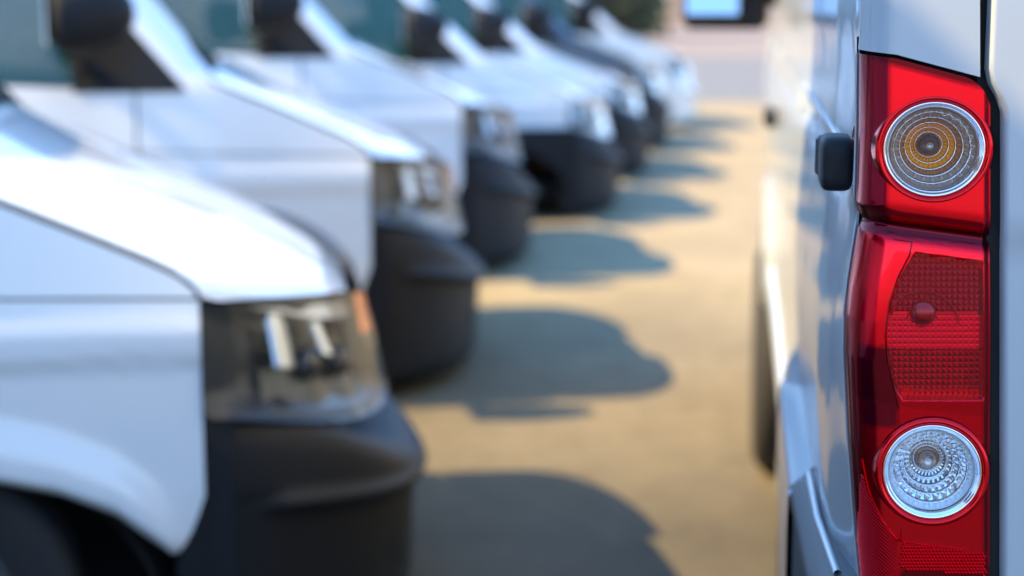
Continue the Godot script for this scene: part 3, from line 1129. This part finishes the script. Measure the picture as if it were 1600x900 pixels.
func side_x(z: float, y: float) -> float:   # outer face of the large van's left side; z runs from the rear, 0 forwards
	var b := 0.112 - 0.012 * smooth(0.0, 0.35, z)
	b += 0.03 * maxf(0.0, y - 1.3) * (0.6 + 0.4 * smooth(1.3, 2.2, y))
	b -= 0.010 * exp(-pow((y - 1.08) / 0.13, 2.0))
	b += 0.008 * exp(-pow((y - 1.262) / 0.012, 2.0)) + 0.004 * smooth(1.235, 1.26, y) * smooth(1.40, 1.37, y)
	var yp := 485.0 - (y - 1.1556) / 0.000589
	b = lerpf(trace(lut(LEFT_EDGE, yp), clampf(yp, -60.0, 960.0)).x + 0.001, b, smooth(0.03, 0.20, z))
	b += 0.30 * pow(smooth(4.6, 5.6, z), 2.0)
	return b


func cargo_van() -> void:
	var v := thing("cargo_van", "large white van at right, seen from behind past its tall red tail lamp", "van", base)
	var W := func(p: Vector3) -> Vector3: return p - base
	var g := Geo.new()
	# ---- left side in panels: rear quarter, sliding door, cab door
	var cut := [[0.034, 1.30, "side_panel"], [1.308, 2.62, "side_door"], [2.628, 3.70, "cab_door"], [3.708, 4.95, "front_fender"]]
	for a in cut:
		g = Geo.new()
		var za: float = a[0]
		var zb: float = a[1]
		var nz := int((zb - za) * 28.0) + 8
		g.grid(nz, 110, func(u: float, w: float) -> Vector3:
			var z := lerpf(za, zb, u)
			var bot := 0.60 if z > 1.4 and z < 3.25 else 0.36
			for wc: float in [1.05, 3.62]:
				var d := absf(z - wc)
				if d < 0.40:
					bot = maxf(bot, 0.34 + sqrt(0.16 - d * d))
			var roof := 2.34 if z < 3.55 else lerpf(2.34, 1.12, smooth(3.55, 4.75, z))
			var y := lerpf(bot, roof, w)
			var x := side_x(z, y)
			# flared arches
			for wc: float in [1.05, 3.62]:
				var rr := Vector2(z - wc, maxf(y - 0.34, 0.0) * 0.82).length()
				x -= (0.020 if wc < 2.0 else 0.022) * smooth(0.47, 0.42, rr)
			if y < bot + 0.01:
				x += 0.02
			return W.call(Vector3(x, y, -REAR - z)), true)
		var sd := part(a[2], g, M.silver_paint, v)
		if a[2] == "cab_door":
			g = Geo.new()
			var hz := 1.50 if a[2] == "side_door" else 2.78
			g.box(W.call(Vector3(side_x(hz, 1.12) - 0.014, 1.12, -REAR - hz)), Vector3(0.03, 0.045, 0.20), 0.012)
			part("handle", g, M.black_plastic, sd)
		if a[2] == "cab_door":
			g = Geo.new()
			g.grid(10, 8, func(u: float, w: float) -> Vector3:
				var y := lerpf(1.42, 2.12, w)
				var z := lerpf(2.74, 3.64, u)
				return W.call(Vector3(side_x(z, y) - 0.004, y, -REAR - z)), true)
			part("window", g, M.gloss_black, sd)
	for z: float in [1.304, 2.624, 3.704]:
		g = Geo.new()
		g.grid(1, 30, func(u: float, w: float) -> Vector3:
			var y := lerpf(0.40, 2.3, w)
			return W.call(Vector3(side_x(z, y) + 0.006, y, -REAR - z + lerpf(-0.012, 0.012, u))), true)
		part("seam", g, M.gap, v)
	# sill moulding between the wheels
	g = Geo.new()
	g.grid(20, 8, func(u: float, w: float) -> Vector3:
		var z := lerpf(1.50, 3.16, u)
		var t := w * PI
		return W.call(Vector3(side_x(z, 0.66) - 0.014 * sin(t), 0.665 + 0.022 * cos(t), -REAR - z)), true)
	part("side_moulding", g, M.silver_paint, v)
	g = Geo.new()   # black sill set back below the moulding
	g.box(W.call(Vector3(0.16, 0.42, -REAR - 2.33)), Vector3(0.06, 0.40, 1.80), 0.01)
	part("sill", g, M.black_plastic, v)
	# sliding door rail with its black end cap
	g = Geo.new()
	g.box(W.call(Vector3(side_x(0.9, 1.285) - 0.001, 1.285, -REAR - 0.78)), Vector3(0.004, 0.014, 1.0), 0.001)
	part("door_rail", g, M.silver_paint, v)
	g = Geo.new()
	g.grid(20, 32, func(a: float, q: float) -> Vector3:
		var t := a * PI
		var d := Vector3(sin(t) * cos(q * TAU), sin(t) * sin(q * TAU), cos(t))
		for i in 3:
			d[i] = signf(d[i]) * pow(absf(d[i]), 0.42)
		return W.call(Vector3(0.094, 1.278, -REAR - 0.115)) + d * Vector3(0.0160, 0.0265, 0.036))
	var cap := part("rail_cap", g, M.black_plastic, v)
	g = Geo.new()
	g.box(W.call(Vector3(0.086, 1.280, -REAR - 0.155)), Vector3(0.020, 0.040, 0.02), 0.004)
	part("rail_stop", g, M.bumper_grey, cap)
	# raised panel behind the rear wheel and the bumper's wrapped end
	g = Geo.new()
	g.grid(14, 10, func(u: float, w: float) -> Vector3:
		var z := lerpf(0.47, 1.22, u)
		var pr: Array = [[0.880, 0.004], [0.872, -0.004], [0.852, -0.026], [0.845, -0.030], [0.80, -0.031], [0.74, -0.031], [0.66, -0.030], [0.60, -0.028], [0.52, -0.026], [0.46, -0.020], [0.45, 0.01]][int(round(w * 10.0))]
		var fade := smooth(1.22, 1.0, z)
		var y: float = pr[0]
		var d := absf(z - 1.05)
		if d < 0.40:
			y = maxf(y, 0.345 + sqrt(0.16 - d * d))
		return W.call(Vector3(side_x(z, y) + pr[1] * fade, y, -REAR - z)), true)
	part("flare", g, M.silver_paint, v)
	g = Geo.new()
	g.grid(20, 12, func(u: float, w: float) -> Vector3:
		var t := u * 1.35
		var pr: Array = [[0.880, 0.03], [0.878, 0.0], [0.872, -0.012], [0.855, -0.030], [0.845, -0.034], [0.838, -0.030], [0.82, -0.028], [0.74, -0.028], [0.66, -0.028], [0.58, -0.028], [0.50, -0.026], [0.44, -0.018], [0.42, 0.02]][int(round(w * 12.0))]
		var o: float = pr[1]
		if t < 0.55:
			var z := lerpf(0.46, 0.06, t / 0.55)
			return W.call(Vector3(0.104 + 0.010 * (t / 0.55) + o, pr[0], -REAR - z))
		var a := (t - 0.55) / 0.25 * PI / 2.0
		if a < PI / 2.0:
			return W.call(Vector3(0.114 + o * cos(a) + 0.06 * (1.0 - cos(a)), pr[0], -REAR - 0.06 + (0.06 - o) * sin(a)))
		return W.call(Vector3(lerpf(0.174, 2.05, (t - 0.80) / 0.55), pr[0], -REAR - o)), true)
	var bp := part("bumper", g, M.bumper_grey, v)
	g = Geo.new()
	g.tube([W.call(Vector3(0.070, 0.846, -REAR - 0.450)), W.call(Vector3(0.084, 0.856, -REAR - 0.450)), W.call(Vector3(0.092, 0.872, -REAR - 0.45)), W.call(Vector3(0.094, 0.880, -REAR - 0.25)), W.call(Vector3(0.104, 0.890, -REAR - 0.04))], 0.004, 8)
	part("bumper_edge_highlight", g, M.silver_paint, bp)  # added strip standing for the bright highlight along the bumper's edge
	# ---- corner panel above the lamp, rear doors, seal
	g = Geo.new()
	g.grid(60, 90, func(u: float, w: float) -> Vector3:
		var x0 := 1347.0
		var xx := lerpf(1347.0, 1529.0, u)
		var yb := 79.0 + (xx - 1345.0) * 0.10 if xx < 1400.0 else 84.5 + (xx - 1400.0) * 0.27
		var y := lerpf(yb, -1500.0, w)
		var xl := lut(LEFT_EDGE, y)
		var x := lerpf(xl, 1529.0, u)
		var o := 0.012 + corner_wrap(x, maxf(y, -60.0))
		var p := trace(x, maxf(y, -60.0))
		if y < -60.0:
			p.y += (-60.0 - y) * 0.000592
			p.x += (-60.0 - y) * 0.000018
		return Vector3(p.x, p.y, -REAR + o) - base, true)
	part("corner_panel", g, M.silver_paint, v)
	g = Geo.new()   # rubber seal between lamp, corner panel and door
	g.grid(1, 12, func(u: float, w: float) -> Vector3: return face(lerpf(1528.0, 1580.0, u), lerpf(-60.0, 1100.0, w), -0.004), true)
	g.grid(1, 2, func(u: float, w: float) -> Vector3: return face(lerpf(1345.0, 1560.0, u), lerpf(60.0, 140.0, w), -0.012 + (-0.04 if u == 0.0 else 0.0)), true)
	part("rubber_seal", g, M.gap, v)
	for k in 2:   # the two rear doors
		g = Geo.new()
		var xa := 1.117 if k == 1 else 0.0
		var xb := 2.02 if k == 1 else 1.110
		g.grid(70, 150, func(u: float, w: float) -> Vector3:
			var y := lerpf(0.50, 2.40, w)
			var edge := trace(1562.0, 485.0 + (1.1556 - y) / 0.000589).x if y < 1.34 else lerpf(trace(1562.0, 172.0).x, trace(1537.0, 118.0).x, smooth(1.335, 1.372, y))
			var xl: float = edge if k == 0 else xa
			if k == 0:
				u = pow(u, 1.5)
			var x := lerpf(xl, xb, u)
			var o := 0.012 - 0.0035 * smooth(1.225, 1.219, y)
			o -= 0.010 * pow(clampf(1.0 - (x - xl) / 0.005, 0.0, 1.0), 2.0) if k == 0 else 0.0
			o -= 0.03 * maxf(0.0, y - 1.5)
			return W.call(Vector3(x, y, -REAR + o)), true)
		var dr := part("rear_door", g, M.silver_paint, v)
		g = Geo.new()
		var xc := 0.70 if k == 0 else 1.56
		g.grid(8, 8, func(u: float, w: float) -> Vector3:
			var y := lerpf(1.52, 2.15, w)
			return W.call(Vector3(xc + lerpf(-0.32, 0.32, u), y, -REAR + 0.016 - 0.03 * maxf(0.0, y - 1.5))), true)
		part("window", g, M.gloss_black, dr)
	g = Geo.new()
	g.box(W.call(Vector3(1.16, 1.02, -REAR + 0.03)), Vector3(0.10, 0.20, 0.035), 0.012)
	part("handle", g, M.black_plastic, v)
	# right side, roof, nose and floor
	g = Geo.new()
	g.box(W.call(Vector3(2.08, 1.35, -REAR - 1.85)), Vector3(0.08, 1.95, 3.6), 0.03)
	part("right_side", g, M.silver_paint, v)
	g = Geo.new()
	g.grid(12, 16, func(u: float, w: float) -> Vector3:
		var t := w * 2.0 - 1.0
		return W.call(Vector3(lerpf(0.17, 2.09, w), 2.345 + 0.10 * (1.0 - pow(absf(t), 4.0)), -REAR - lerpf(-0.02, 3.55, u))))
	part("roof", g, M.silver_paint, v)
	g = Geo.new()
	g.grid(12, 16, func(u: float, w: float) -> Vector3:
		var t := w * 2.0 - 1.0
		return W.call(Vector3(lerpf(0.20, 2.06, w), lerpf(2.34 + 0.10 * (1.0 - pow(absf(t), 4.0)), 1.26, u), -REAR - lerpf(3.55, 4.45, u) - 0.08 * (1.0 - t * t))))
	part("windscreen", g, M.gloss_black, v)
	g = Geo.new()
	g.grid(12, 16, func(u: float, w: float) -> Vector3:
		var t := w * 2.0 - 1.0
		return W.call(Vector3(lerpf(0.20, 2.06, w), lut([[0, 1.26], [0.5, 1.10], [0.75, 0.95], [1.0, 0.35]], u), -REAR - lut([[0, 4.45], [0.5, 4.88], [0.75, 5.02], [1.0, 5.05]], u) - 0.10 * (1.0 - t * t))))
	part("hood", g, M.silver_paint, v)
	g = Geo.new()
	g.box(W.call(Vector3(1.10, 0.42, -REAR - 2.4)), Vector3(1.70, 0.14, 4.6), 0.04)
	part("underbody", g, M.gap, v)
	# wheels
	for zc: float in [1.05, 3.62]:
		for s: float in [-1.0, 1.0]:
			var xo := (0.19 if zc < 2.0 else 0.168) if s < 0 else 2.02
			var xf := Transform3D(Basis(Vector3.BACK, -PI / 2 * s), W.call(Vector3(xo, 0.345, -REAR - zc)))
			g = Geo.new()
			g.turned([Vector2(0.20, 0.095), Vector2(0.29, 0.108), Vector2(0.332, 0.09), Vector2(0.345, 0.05), Vector2(0.345, -0.05), Vector2(0.332, -0.09), Vector2(0.24, -0.108)], 48, xf)
			var wh := part("wheel", g, M.tyre, v)
			g = Geo.new()
			g.turned([Vector2(0.0, 0.05), Vector2(0.07, 0.055), Vector2(0.09, 0.04), Vector2(0.16, 0.03), Vector2(0.19, 0.06), Vector2(0.202, 0.095)], 32, xf)
			part("rim", g, M.rim_steel, wh)
		g = Geo.new()
		g.grid(16, 2, func(u: float, w: float) -> Vector3:
			var t := lerpf(-0.2, PI + 0.2, u)
			return W.call(Vector3(lerpf(0.14, 0.6, w), 0.34 + sin(t) * 0.42, -REAR - zc + cos(t) * 0.42)))
		part("arch_liner", g, M.gap, v)
	# door mirror far ahead, its glass facing back
	g = Geo.new()
	g.box(W.call(Vector3(-0.045, 1.505, -REAR - 3.62)), Vector3(0.245, 0.39, 0.10), 0.02)
	g.box(W.call(Vector3(0.085, 1.42, -REAR - 3.66)), Vector3(0.10, 0.09, 0.06), 0.02)
	var mr := part("mirror", g, M.black_plastic, v)
	g = Geo.new()
	g.box(Vector3.ZERO, Vector3(0.15, 0.33, 0.006), 0.002, Transform3D(Basis(Vector3.RIGHT, -0.09), W.call(Vector3(-0.080, 1.515, -REAR - 3.560))))
	part("mirror_glass", g, M.mirror_sky_tint, mr)
	tail_lamp(v)
